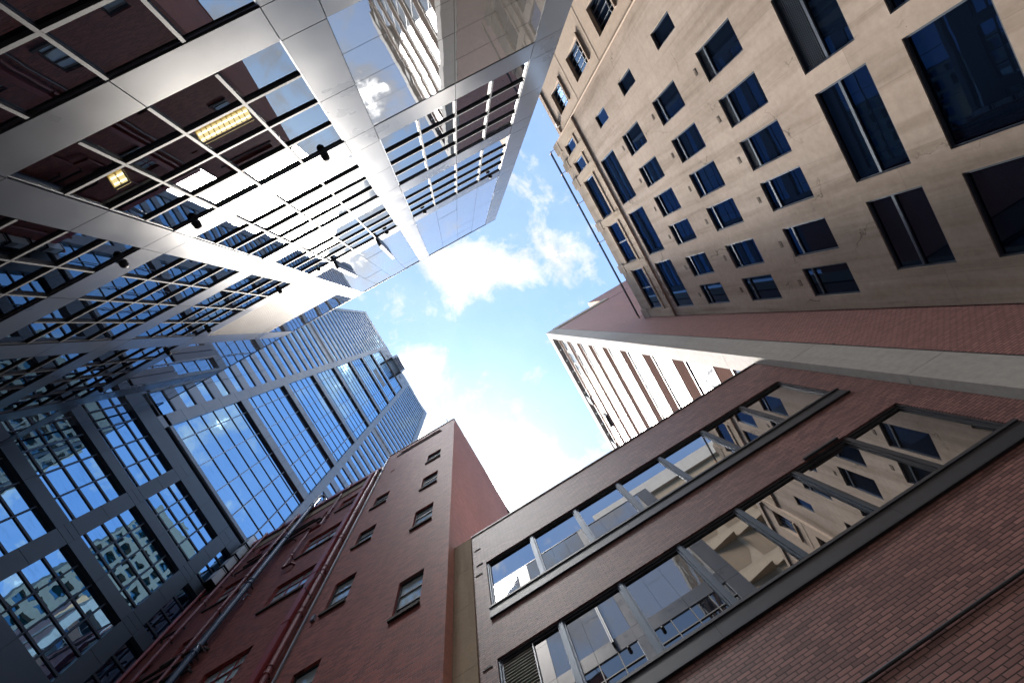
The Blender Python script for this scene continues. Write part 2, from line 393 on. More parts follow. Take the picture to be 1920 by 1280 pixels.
    mb = MB(); mb.tube([F(-7.00, 2.62 * k, .14), F(-7.00, GZ + .3, .14)], .035, 'tan_left', 8); mb.build('downpipe', root)
    mb = MB(); box(mb, FL, -7.6, -7.35, 2.44 * k, 2.44 * k + .3, .0, .22, 'louvre'); mb.build('flood_lamp', root)
build_tan()

# ------------------------------------------------------------------ tall brick tower (corner post at x 8.2, y 6.05)
def build_tall():
    root = thing('brick_tower', 'tall brick tower with a white concrete corner post and pale ribbon windows', 'tower', (8.2, 6.05, GZ))
    F = fx(8.42, -1); G = fy(6.09, -1); Y1 = 22.4
    mb = MB(); quad(mb, G, 9.29, 36, GZ, 51.15, 0, 'bk_tall'); shell(mb, 8.42, 36, 6.09, Y1, GZ, 52.6, 'bk_tall', ('-y', '-x', 'top'))
    mb.build('wall', root)
    z = GZ; mb = MB(); js = [GZ, 1.6, 5.5, 9.35, 13.15, 16.8, 20.62, 24.4, 28.2, 32, 35.8, 39.6, 43.4, 47.2, 51.2]
    for a, b in zip(js, js[1:]): mb.hexa([(8.2, 6.05, a + .012), (9.27, 6.05, a + .012), (9.27, 6.75, a + .012), (8.2, 6.75, a + .012), (8.2, 6.05, b), (9.27, 6.05, b), (9.27, 6.75, b), (8.2, 6.75, b)], 'white')
    mb.hexa([(8.22, 6.07, GZ), (9.29, 6.07, GZ), (9.29, 6.74, GZ), (8.22, 6.74, GZ), (8.22, 6.07, 51.2), (9.29, 6.07, 51.2), (9.29, 6.74, 51.2), (8.22, 6.74, 51.2)], 'black')
    mb.build('corner_post', root)
    mb = MB()
    for y0, y1 in ((6.05, 10.4), (10.42, 14.6), (14.62, 18.8), (18.82, Y1)): box(mb, fx(8.2, -1), y0, y1, 51.2, 53.0, -.9, 0, 'white')
    for x0, x1 in ((9.12, 12.3), (12.32, 16.2)): box(mb, fy(6.05, -1), x0, x1, 51.45, 53.0, -.6, .06, 'white')
    box(mb, fy(6.05, -1), 16.22, 36, 51.0, 52.0, -.6, -.02, 'bk_tall')
    mb.build('roof_cap', root)
    mb = MB(); box(mb, fy(6.10, -1), 9.3, 16, 50.5, 51.22, -.4, .0, 'louvre'); mb.build('cap_shadow_gap', root)
    # loggia under the cap
    mb = MB(); quad(mb, F, 6.75, Y1, 48.9, 51.2, -.8, 'alu_dark'); mb.build('loggia', root)
    for i in range(11):
        y = 8.2 + 1.49 * i * .93
        mb = MB(); box(mb, F, y, y + .07, 50.2, 50.75, -.75, .1, 'white'); mb.build('bracket', root)
    for y in (14.3, 20.3):
        mb = MB(); box(mb, F, y, y + .9, 49.3, 51.2, -.7, .12, 'white'); mb.build('bracket', root)
    tops = [17.17 + 3.84 * i for i in range(-5, 9)]
    zz = sorted(tops)
    for i, b in enumerate(zz):
        mb = MB(); quad(mb, F, 6.75, Y1, b, b + 1.36, 0, 'bk_band'); box(mb, F, 6.75, Y1, b + 1.36, b + 1.44, -.10, .02, 'alu_dark'); box(mb, F, 6.75, Y1, b - .10, b - .012, -.10, .025, 'alu_dark')
        mb.face([F(6.75, b, 0), F(Y1, b, 0), F(Y1, b, -.08), F(6.75, b, -.08)], 'bk_band')
        mb.build('spandrel', root)
        g0, g1 = b + 1.44, b + 3.84 - .13
        if g1 > 49.2: g1 = 48.9
        if g1 - g0 < .5: continue
        ms = [6.78] + [8.24 + 1.478 * j for j in range(10)]
        w = MB(); box(w, F, 6.75, Y1, g0, g0 + .05, -.10, -.03, 'alu_light'); box(w, F, 6.75, Y1, g1 - .05, g1, -.10, -.03, 'alu_light')
        wo = w.build('ribbon_window', root, F(6.75, g0, 0))
        for j, y in enumerate(ms + [Y1 - .05]):
            m = MB(); box(m, F, y - .06, y - .02, g0 + .05, g1 - .05, -.10, -.02, 'alu_light'); box(m, F, y - .02, y + .02, g0 + .05, g1 - .05, -.10, -.035, 'alu_dark'); box(m, F, y + .02, y + .06, g0 + .05, g1 - .05, -.10, -.02, 'alu_light')
            m.build('mullion', wo)
        p = MB()
        for y0, y1 in zip(ms, ms[1:] + [Y1]):
            jx, jz = random.uniform(-.003, .003), random.uniform(-.003, .003); um, zm = (y0 + y1) / 2, (g0 + g1) / 2
            p.face([F(u, q, -.045 + (u - um) * jx + (q - zm) * jz) for u, q in ((y0, g0), (y1, g0), (y1, g1), (y0, g1))], 'glass_tall')
        p.build('pane', wo)
        if i in (11, 12):
            y = 12.68 + (13 - i) * 1.478 * 2; t = MB()
            t.hexa([F(y + .08, g0 + .1, -.1), F(y + 1.4, g0 + .1, -.1), F(y + 1.4, g0 + .14, -.1), F(y + .08, g0 + .14, -.1), F(y + .08, g0 + .1, .28), F(y + 1.4, g0 + .1, .28), F(y + 1.4, g1 - .3, -.04), F(y + .08, g1 - .3, -.04)], 'alu_dark')
            t.build('open_sash', wo)
    # plant room and masts
    mb = MB(); shell(mb, 16.3, 34, 6.2, 18, 51.5, 60.6, 'bk_tall', ('-x',)); mb.face([(16.3, 6.2, 51.5), (16.3, 18, 51.5), (16.3, 18, 60.6), (16.3, 6.2, 60.6)], 'orange')
    mb.build('plant_room', root, label='brick plant room with an orange brown end')
    for x in (8.5, 9.0, 9.5, 10.1, 10.4):
        mb = MB(); mb.tube([(x, 6.5, 53), (x, 6.45, 54.3)], .018, 'white', 6); mb.build('mast', root)
    mb = MB(); mb.tube([(12.0, 6.3, 53), (12.0, 6.2, 53.8)], .02, 'black', 6); mb.build('mast', root)
    for i, zz2 in enumerate((12.5, 18, 24, 30, 36, 42, 48)):
        mb = MB(); box(mb, G, 9.28, 9.34, zz2, zz2 + .1, 0, .05, 'black'); mb.build('clip', root)
    mb = MB(); box(mb, G, 9.27, 9.30, GZ, 51, 0, .05, 'alu_dark'); mb.build('flashing', root)
build_tall()

# ------------------------------------------------------------------ low brick building (wall y = 6.3)
def build_low():
    root = thing('brick_building', 'low purple brown brick building with two rows of ribbon windows below the brick tower', 'building', (2, 6.3, GZ))
    F = fy(6.3, -1); xs = [-2.74, -1.27, .18, 1.64, 3.11, 4.62, 6.02, 7.47]
    rows = [(10.82, 12.95), (6.97, 9.12)]
    H = [(-2.74, 7.47, a - .42, b) for a, b in rows]
    mb = MB(); walled(mb, F, -3.16, 8.19, GZ, 14.9, H, .16, 'bk_low')
    shell(mb, -3.16, 8.19, 6.3, 26, GZ, 14.9, 'bk_low', ('-y',)); mb.build('wall', root)
    mb = MB(); box(mb, F, -3.16, 8.19, 14.9, 14.95, -.4, .03, 'sill'); mb.build('coping', root)
    mb = MB(); js = [GZ, 2, 5.3, 9.26, 11.4, 13.1, 14.85]
    for a, b in zip(js, js[1:]): box(mb, F, -3.775, -3.165, a + .008, b, -.35, .04, 'stone')
    box(mb, F, -3.765, -3.175, GZ, 14.8, -.34, .03, 'darkstone'); mb.build('pilaster', root)
    for r, (z0, z1) in enumerate(rows):
        for i, (a, b) in enumerate(zip(xs, xs[1:])):
            lw = None
            w0 = MB(); d = -.12
            # stepped mullion profile round each light
            for u0, u1, dd in ((a, a + .045, .0), (a + .045, a + .085, -.03), (b - .085, b - .045, -.03), (b - .045, b, .0)): box(w0, F, u0, u1, z0, z1, d - .04, d + .085 + dd, 'steel_blue' if i < 5 else 'sill')
            box(w0, F, a + .085, b - .085, z1 - .05, z1, d - .04, d + .08, 'sill'); box(w0, F, a + .085, b - .085, z1 - .10, z1 - .05, d - .04, d + .05, 'alu_dark')
            box(w0, F, a + .085, b - .085, z0, z0 + .06, d - .04, d + .08, 'sill'); box(w0, F, a + .085, b - .085, z0 + .06, z0 + .09, d - .04, d + .05, 'alu_dark')
            wo = w0.build('window', root, F(a, z0, d))
            pa = a + .085
            if r == 1 and i == 0:
                l = MB(); quad(l, F, pa, -1.97, z0 + .09, z1 - .1, d - .03, 'black'); n = 26; st = (z1 - z0 - .2) / n
                for q in range(n):
                    zz = z0 + .1 + q * st
                    l.hexa([F(pa, zz, d + .05), F(-1.97, zz, d + .05), F(-1.97, zz + .012, d + .05), F(pa, zz + .012, d + .05), F(pa, zz + st * .6, d - .02), F(-1.97, zz + st * .6, d - .02), F(-1.97, zz + st * .6 + .012, d - .02), F(pa, zz + st * .6 + .012, d - .02)], 'louvre')
                box(l, F, -1.97, -1.945, z0 + .09, z1 - .1, d - .03, d + .06, 'silver_dark'); l.build('louvre', wo); pa = -1.945
            p = MB(); ja, jb = random.uniform(-.0015, .0015), random.uniform(-.0015, .0015); um, zm = (a + b) / 2, (z0 + z1) / 2
            P = lambda u, zz, dd: F(u, zz, dd + (u - um) * ja + (zz - zm) * jb)
            box(p, P, pa, b - .085, z0 + .09, z1 - .10, d - .02, d + .012, 'glass_low'); p.build('pane', wo)
            h = MB(); hz = z0 + .02; box(h, F, b - .2, b - .13, hz, hz + .03, d + .08, d + .11, 'silver'); h.build('latch', wo)
        for u0, u1 in ((-2.78, 1.12), (1.125, 4.7), (4.705, 7.56)):
            mb = MB(); box(mb, F, u0, u1, z0 - .06, z0 - .003, -.2, .06, 'sill'); box(mb, F, u0, u1, z0 - .40, z0 - .06, -.1, .03, 'sill'); box(mb, F, u0, u1, z0 - .43, z0 - .40, -.1, .06, 'alu_dark')
            mb.build('sill', root)
    mb = MB(); mb.tube([F(-4.5 + 1.4, 4.97, .03), F(8.1, 4.97, .03)], .022, 'alu_dark', 8); mb.build('conduit', root)
    mb = MB(); box(mb, F, 5.0, 5.9, 9.12, 9.17, 0, .06, 'sill'); mb.build('drip_edge', root)
    for u, z in ((-2.99, 13.9), (-2.95, 13.0), (-3.0, 12.5), (-2.98, 9.0)):
        mb = MB(); box(mb, F, u - .1, u + .12, z, z + .012, 0, .02, 'black'); box(mb, F, u - .06, u + .1, z + .03, z + .04, 0, .02, 'black'); mb.build('iron_hook', root)
build_low()

# ------------------------------------------------------------------ old red brick building (wall y = 5.92)
def build_red():
    root = thing('old_brick_building', 'old red brick building with small deep windows and painted drainpipes', 'building', (-10, 5.92, GZ))
    F = fy(5.92, -1); xe, xst, xr = -19.33, -9.15, -3.78
    A = [(-5.48, -4.62, a, b) for a, b in ((25.95, 27.5), (21.8, 23.43), (17.6, 19.25), (12.22, 13.98), (7.6, 9.4))]
    B = [(-8.46, -7.61, a, b) for a, b in ((23.48, 24.97), (19.42, 20.85), (15.06, 16.82), (10.7, 12.5))]
    Cw = [(-11.5, -9.95, 27.1, 28.68), (-12.65, -12.02, 27.2, 28.6), (-12.33, -10.36, 22.7, 24.6), (-12.35, -10.42, 18.55, 20.35), (-13.1, -11.28, 14.1, 15.95), (-13.1, -11.28, 9.8, 11.6)]
    D = [(-17.25, -16.42, 27.6, 29.05), (-17.4, -15.55, 23.1, 25.1), (-16.75, -15.85, 19.1, 20.4), (-18.46, -17.85, 18.6, 20.1), (-17.3, -15.6, 14.4, 16.2), (-16.0, -15.0, 27.5, 28.9)]
    small = [(-8.32, -7.98, 28.95, 29.15), (-10.35, -10.0, 17.1, 17.9), (-9.95, -9.75, 25.8, 26.2)]
    slot = (-8.1, -4.9, 32.4, 33.2)
    mb = MB(); walled(mb, F, xst, xr, GZ, 34.0, A + B + small[:1] + [slot], .22, 'bk_red')
    quad(mb, F, slot[0], slot[1], slot[2], slot[3], -.22, 'bk_red'); quad(mb, F, *small[0], -.2, 'black')
    mb.face([(xst, 5.92, 31.2), (xst, 14.2, 31.2), (xst, 14.2, 34), (xst, 5.92, 34)], 'bk_red'); mb.face([(xst, 5.92, 34), (xr, 5.92, 34), (xr, 14.2, 34), (xst, 14.2, 34)], 'sill')
    mb.face([(xst, 14.2, GZ), (xr, 14.2, GZ), (xr, 14.2, 34), (xst, 14.2, 34)], 'bk_side')
    mb.build('wall', root)
    mb = MB(); mb.face([(xr, 5.92, GZ), (xr, 13.5, GZ), (xr, 13.5, 34), (xr, 5.92, 34)], 'bk_side')
    n = 8                                   # the far upright edge is rounded
    pts = [(xr - .7 + .7 * math.cos(t * math.pi / 2 / n), 13.5 + .7 * math.sin(t * math.pi / 2 / n)) for t in range(n + 1)]
    for p, q in zip(pts, pts[1:]): mb.face([(p[0], p[1], GZ), (q[0], q[1], GZ), (q[0], q[1], 34), (p[0], p[1], 34)], 'bk_side')
    mb.build('side_wall', root, label='red brick side wall with its brightness put into the colour')
    mb = MB(); walled(mb, F, xe, xst, GZ, 31.28, Cw + D + small[1:], .22, 'bk_red')
    for s in small[1:]: quad(mb, F, *s, -.2, 'black')
    shell(mb, xe, xst, 5.92, 14.2, GZ, 31.28, 'bk_red', ('-y', '+x')); mb.build('lower_wall', root)
    mb = MB(); box(mb, F, xst, xr, 33.93, 34.03, -.3, .05, 'sill'); mb.build('coping', root)
    mb = MB(); box(mb, F, -8.3, -4.75, 32.28, 32.4, -.1, .06, 'darkstone'); mb.build('gutter', root)
    mb = MB(); box(mb, F, xe, xst - .05, 30.85, 31.33, -.2, .16, 'redpaint'); box(mb, F, xe, xst - .05, 30.72, 30.85, -.1, .09, 'darkstone'); mb.build('cornice', root)
    mb = MB(); box(mb, F, xe, xst - .05, 29.75, 30.72, -.1, .04, 'stone'); mb.build('frieze', root)
    for grp, w in ((0, A), (0, B), (1, Cw), (1, D)):
        for (u0, u1, z0, z1) in w:
            wd = u1 - u0
            if grp == 0: window(root, F, u0, u1, z0, z1, .15, .05, 'alu_dark', 'glass_red', [z0 + (z1 - z0) * .30, z0 + (z1 - z0) * .64], fd=.06)
            else: window(root, F, u0, u1, z0, z1, .15, .055, 'redpaint', 'glass_red', [z0 + (z1 - z0) * .34, z0 + (z1 - z0) * .67], [u0 + wd * q for q in ((.36, .7) if wd > 1.2 else (.5,))], fd=.06, tw=.04)
            mb = MB(); box(mb, F, u0 - .07, u1 + .02, z0 - .10, z0 + .005, -.12, .075, 'darkstone'); mb.build('sill', root)
    def pipe(pts, r, m, col=2.7, name='drainpipe'):
        mb = MB(); mb.tube([F(*p) for p in pts], r, m, 12)
        for p, q in zip(pts, pts[1:]):
            if abs(p[0] - q[0]) < .01 and abs(p[1] - q[1]) > 3:
                z = min(p[1], q[1]) + 1.1
                while z < max(p[1], q[1]) - .5:
                    mb.tube([F(p[0], z, p[2]), F(p[0], z + .10, p[2])], r * 1.28, m, 12); mb.tube([F(p[0], z + .3, p[2]), F(p[0], z + .34, p[2])], r * 1.2, m, 12)
                    box(mb, F, p[0] - .02, p[0] + .02, z + .02, z + .07, 0, p[2], 'darkstone'); z += col
        return mb.build(name, root, smooth=False)
    pipe([(-9.40, GZ, .16), (-9.40, 30.6, .16)], .085, 'redpipe')
    mb = MB(); box(mb, F, -9.86, -9.60, GZ, 30.3, .03, .30, 'redpaint')
    for z in range(0, 30, 3): box(mb, F, -9.88, -9.58, z + .4, z + .48, .02, .315, 'redpaint')
    mb.build('square_duct', root)
    pipe([(-9.13, GZ, .05), (-9.13, 33.6, .05)], .028, 'alu_light', 60, 'conduit'); pipe([(-9.06, GZ, .03), (-9.06, 33, .03)], .012, 'black', 60, 'conduit')
    pipe([(-14.30, GZ, .30), (-14.30, 32.7, .30), (-14.27, 33.1, .25), (-14.22, 33.25, .1), (-14.17, 33.1, -.08), (-14.14, 32.4, -.16), (-14.14, 31.2, -.18)], .115, 'bluepipe', 4.5)
    pipe([(-14.56, GZ, .26), (-14.56, 30.6, .26)], .075, 'bluepipe', 4.5)
    pipe([(-15.42, GZ, .2), (-15.42, 31.45, .2)], .08, 'redpipe'); pipe([(-17.73, GZ, .2), (-17.73, 31.4, .2)], .08, 'redpipe')
    pipe([(-19.22, GZ, .14), (-19.22, 32.6, .14)], .085, 'redpaint', 50)
    pipe([(-11.98, 30.35, .14), (-11.98, 25.72, .14), (-12.68, 25.66, .14), (-12.68, 22.0, .14), (-12.2, 21.95, .14), (-12.12, 21.95, .0)], .06, 'redpipe', 60)
    pipe([(-11.5, 31.28, .2), (-11.5, 30.4, .2)], .05, 'redpipe', 60, 'pipe_stub'); pipe([(-16.4, 31.28, .2), (-16.5, 30.4, .2)], .05, 'redpipe', 60, 'pipe_stub')
    for z, a, b, r in ((27.6, -15.4, -12.9, .05), (27.1, -15.4, -12.4, .07), (25.9, -17.2, -13.6, .045), (26.3, -16.9, -12.8, .05), (18.3, -17.6, -14.4, .06), (17.7, -17.2, -14.0, .06), (17.0, -17.4, -14.3, .07), (16.6, -18.0, -14.0, .05), (22.0, -18.8, -17.7, .05), (25.3, -18.9, -17.7, .05)):
        pipe([(a, z, .05), (a + .05, z, .17), (b - .05, z + .08, .17), (b, z + .08, .03)], r, 'darkstone', 60, 'branch_pipe')
    for x, z0, z1 in ((-15.62, 15.5, 21.5), (-15.74, 15.8, 21.6), (-15.68, 24.4, 26.2)):
        pipe([(x, z0, .08), (x, z1, .12), (x + .22, z1 + .05, .12)], .022, 'black', 60, 'cable')
    pipe([(-9.3, 16.6, .1), (-9.3, 16.6, .55), (-8.95, 17.3, .55), (-8.95, 17.3, .2)], .022, 'alu_light', 60, 'lamp_arm')
    pipe([(-14.0, 17.6, .1), (-14.0, 17.6, .5), (-13.85, 17.2, .5), (-13.85, 16.9, .5)], .022, 'alu_light', 60, 'lamp_arm')
    pipe([(-13.8, 20.9, .1), (-13.75, 20.7, .3), (-13.75, 20.3, .3)], .03, 'alu_light', 60, 'lamp_arm')
    mb = MB(); box(mb, F, -8.78, -8.66, 14.9, 15.15, 0, .1, 'alu_light'); mb.build('junction_box', root)
    mb = MB(); mb.tube([F(-4.3, 34, 0), F(-4.4, 34.9, .1)], .03, 'black', 6); mb.build('antenna', root)
    # four white units up the end of the wall
    for i, (z0, z1, lb) in enumerate(((30.55, 31.75, 'white boxed air conditioner topmost on the end of the red brick wall'), (29.15, 30.4, 'white boxed air conditioner second from the top on the red brick wall'),
                                       (27.8, 29.0, 'white boxed air conditioner third from the top on the red brick wall'), (26.35, 27.65, 'white boxed air conditioner lowest on the end of the red brick wall'))):
        t = thing('air_conditioner', lb, 'air conditioner', (-18.85, 5.92, z0), 'air conditioners on the end of the red brick wall')
        mb = MB(); box(mb, F, -19.08, -18.6, z0, z1, .10, .52, 'acbox'); mb.build('casing', t)
        mb = MB(); quad(mb, F, -19.04, -18.64, z0 + .05, z0 + .5, .525, 'black')
        for q in range(9): box(mb, F, -19.04, -18.64, z0 + .07 + q * .05, z0 + .085 + q * .05, .525, .535, 'acbox')
        mb.build('grille', t)
        for zz in (z0 - .03, z1 - .12):
            mb = MB(); box(mb, F, -19.11, -18.57, zz, zz + .03, 0, .56, 'black'); mb.build('bracket', t)
build_red()

# ------------------------------------------------------------------ silver framed glass building (face y = -5.1)
def build_glass():
    k = 5.1; F = fy(-5.1, 1); top = 6.5 * k
    root = thing('glass_building', 'silver panelled glass building with grid windows and projecting sunshade blades', 'building', (-6, -5.1, GZ))
    cols = [(1.005, 1.171), (-.036, .118), (-1.069, -.911), (-2.127, -1.970), (-3.17, -3.0)]
    sps = [(-.56, -.40), (.395, .55), (1.35, 1.50), (2.285, 2.445), (3.235, 3.41), (4.19, 4.365)]
    bays = [(.118, 1.005), (-.911, -.036), (-1.970, -1.069), (-3.0, -2.127)]
    x0 = -3.81 * k
    mb = MB(); shell(mb, x0 - .5, 1.171 * k, -32, -5.28, GZ, top - .05, 'panel_grey', ('+y',)); mb.build('rear_walls', root)
    J = .008
    for a, b in cols:
        cuts = [GZ] + [v * k for s in sps for v in s] + [4.87 * k, 5.36 * k, 5.93 * k, top]; cuts = [c for c in cuts if c >= GZ]
        mb = MB()
        for p, q in zip(cuts, cuts[1:]):
            if q - p > .3 and q - p > 2.6:
                m = (p + q) / 2; box(mb, F, a * k + J, b * k - J, p + J, m - J, -.10, 0, 'silver'); p = m
            box(mb, F, a * k + J, b * k - J, p + J, q - J, -.10, 0, 'silver')
        box(mb, F, a * k, b * k, GZ, top - .02, -.18, -.102, 'black'); mb.build('column', root)
    bb = bays + [(-3.81, -3.17)]
    for a, b in bb:
        for s0, s1 in sps:
            mb = MB(); mid = (a + b) / 2
            for p, q in (((a, mid), (mid, b)) if b - a > .7 else ((a, b),)): box(mb, F, p * k + J, q * k - J, s0 * k + J, s1 * k - J, -.10, -.004, 'silver')
            box(mb, F, a * k, b * k, s0 * k, s1 * k, -.18, -.102, 'black'); mb.build('spandrel', root)
    bands = [(-.40, .395), (.55, 1.35), (1.50, 2.285), (2.445, 3.235), (3.41, 4.19)]
    for bi, (a, b) in enumerate(bb):
        for zi, (z0, z1) in enumerate(bands):
            A, B, Z0, Z1 = a * k, b * k, z0 * k, z1 * k
            big = bi == 0 and zi <= 2
            see = zi == 2 and bi in (1, 2)
            if bi == 4 or big:
                mb = MB(); n = 4; us = [A, (A + B) / 2, B] if bi != 4 else [A, (A + B) / 2, B]
                for i in range(n):
                    for p, q in zip(us, us[1:]):
                        zz0, zz1 = Z0 + (Z1 - Z0) * i / n, Z0 + (Z1 - Z0) * (i + 1) / n
                        jx, jz = random.uniform(-.0015, .0015), random.uniform(-.0015, .0015)
                        P = lambda u, z, d: F(u, z, d + (u - p) * jx + (z - zz0) * jz)
                        box(mb, P, p + .006, q - .006, zz0 + .006, zz1 - .006, -.06, -.018, 'glass_panel')
                box(mb, F, A, B, Z0, Z1, -.18, -.08, 'black'); mb.build('glass_panel', root); continue
            w = MB(); t = .03
            for q in ((A, B, Z0, Z0 + t), (A, B, Z1 - t, Z1), (A, A + t, Z0 + t, Z1 - t), (B - t, B, Z0 + t, Z1 - t)): box(w, F, *q, -.10, -.035, 'silver_dark')
            wo = w.build('window', root, F((A + B) / 2, Z0, -.12))
            st = (B - A) / 4; sz = (Z1 - Z0) / 4; mx = [A + st * i for i in (1, 2, 3)]
            p = MB()
            for i in range(4):
                for j in range(4):
                    u0, zz0 = A + st * i, Z0 + sz * j; jx, jz = random.uniform(-.005, .005), random.uniform(-.005, .005)
                    p.face([F(u, z, -.062 + (u - u0) * jx + (z - zz0) * jz) for u, z in ((u0, zz0), (u0 + st, zz0), (u0 + st, zz0 + sz), (u0, zz0 + sz))], 'glass_see' if see else 'glass_a')
            p.build('pane', wo)
            for m in mx:
                q = MB(); box(q, F, m - .027, m + .027, Z0 + t, Z1 - t, -.09, -.003, 'fin'); q.build('mullion', wo)
            for j in (1, 2, 3):
                zc = Z0 + sz * j; q = MB()
                for u0, u1 in zip([A] + mx, mx + [B]): box(q, F, u0 + .028, u1 - .028, zc - .03, zc + .03, -.09, -.008, 'fin')
                q.build('sunshade', wo)
    # top storey
    for bi, (a, b) in enumerate(bb):
        A, B = a * k, b * k; Z0 = 4.365 * k
        if bi == 2:
            mb = MB(); z1 = 5.69 * k; quad(mb, F, A, B, Z0, z1, -.045, 'alu_dark'); n = 26; st = (z1 - Z0) / n
            for i in range(n):
                z = Z0 + i * st
                box(mb, F, A, B, z, z + st * .52, -.05, 0, 'louvre')
            mb.build('louvre', root); Z0 = z1
        mb = MB(); us = [A + (B - A) * i / 4 for i in range(5)] if bi < 4 else [A, B]; zs = [z for z in (4.365 * k, 4.78 * k, 5.21 * k, 5.69 * k, 6.1 * k, top) if z >= Z0 - .01]
        for u0, u1 in zip(us, us[1:]):
            for p, q in zip(zs, zs[1:]):
                jx, jz = random.uniform(-.0035, .0035), random.uniform(-.0035, .0035)
                P = lambda u, z, d: F(u, z, d + (u - u0) * jx + (z - p) * jz)
                box(mb, P, u0 + .006, u1 - .006, p + .006, q - .006, -.06, -.02, 'glass_panel')
        box(mb, F, A, B, Z0, top - .02, -.18, -.09, 'black'); mb.build('glass_panel', root)
    mb = MB(); box(mb, F, x0, 1.171 * k, top, top + .06, -.5, .01, 'silver'); mb.build('coping', root)
    for X, z0, z1 in ((-.676, 4.256, 4.97), (-.256, 4.258, 5.08), (-2.32, 4.355, 5.063), (-2.75, 4.402, 5.07)):
        mb = MB()
        for dx in (-.07, .03): mb.hexa([F(X * k + dx, z0 * k, 0), F(X * k + dx + .04, z0 * k, 0), F(X * k + dx + .04, z1 * k, 0), F(X * k + dx, z1 * k, 0), F(X * k + dx, z0 * k, .32), F(X * k + dx + .04, z0 * k, .32), F(X * k + dx + .04, z1 * k, .32), F(X * k + dx, z1 * k, .32)], 'alu_light')
        box(mb, F, X * k - .03, X * k + .03, z0 * k + .05, z1 * k - .05, 0, .28, 'alu_dark'); mb.build('projecting_blade', root)
    for X, z in ((-.15, 2.355), (-.817, 2.36), (-1.187, 2.365), (-1.86, 2.365), (-2.24, 2.365), (-2.88, 2.365), (.893, 4.24), (.231, 4.225), (-.143, 4.229), (-.801, 4.222), (-1.187, 4.27), (-1.86, 4.28), (-2.24, 4.29), (-2.86, 4.30)):
        mb = MB(); c = F(X * k, z * k * .98, .06); mb.ball(c, .095, 'black', 18); mb.tube([F(X * k, z * k * .98, -.006), F(X * k, z * k * .98, .03)], .10, 'alu_dark', 16)
        mb.build('dome_camera', root, smooth=False)
    # the lit storey behind the clear panes
    X0, X1, zf, zcl = -1.97 * k, -.036 * k, 7.60, 11.32
    mb = MB(); Y0, Y1 = -12.5, -5.29
    for q in ([(X0, Y0, zcl), (X1, Y0, zcl), (X1, Y1, zcl), (X0, Y1, zcl)], [(X0, Y0, zf), (X1, Y0, zf), (X1, Y1, zf), (X0, Y1, zf)], [(X0, Y0, zf), (X1, Y0, zf), (X1, Y0, zcl), (X0, Y0, zcl)],
              [(X0, Y0, zf), (X0, Y1, zf), (X0, Y1, zcl), (X0, Y0, zcl)], [(X1, Y0, zf), (X1, Y1, zf), (X1, Y1, zcl), (X1, Y0, zcl)]): mb.face(q, 'room')
    mb.build('interior', root)
    for xa, xb in ((-2.95, -1.70), (-5.06, -4.72)):
        ya, yb = -6.62, -6.30; zl = 11.26
        h = MB(); h.hexa([(xa, ya, zl + .05), (xb, ya, zl + .05), (xb, yb, zl + .05), (xa, yb, zl + .05), (xa, ya, zl + .06), (xb, ya, zl + .06), (xb, yb, zl + .06), (xa, yb, zl + .06)], 'gold')
        for y in (ya, yb - .012): h.hexa([(xa, y, zl - .03), (xb, y, zl - .03), (xb, y + .012, zl - .03), (xa, y + .012, zl - .03), (xa, y, zl + .05), (xb, y, zl + .05), (xb, y + .012, zl + .05), (xa, y + .012, zl + .05)], 'housing')
        ho = h.build('ceiling_light', root)
        t = MB()
        for y in (ya + .09, yb - .1): t.tube([(xa + .03, y, zl + .02), (xb - .03, y, zl + .02)], .016, 'tube', 8)
        t.build('lamp_tube', ho)
        l = MB(); n = int((xb - xa) / .125)
        for i in range(n + 1):
            x = xa + (xb - xa) * i / n; l.hexa([(x - .006, ya, zl - .02), (x + .006, ya, zl - .02), (x + .006, yb, zl - .02), (x - .006, yb, zl - .02), (x - .006, ya, zl + .04), (x + .006, ya, zl + .04), (x + .006, yb, zl + .04), (x - .006, yb, zl + .04)], 'housing')
        l.build('baffle', ho)
build_glass()

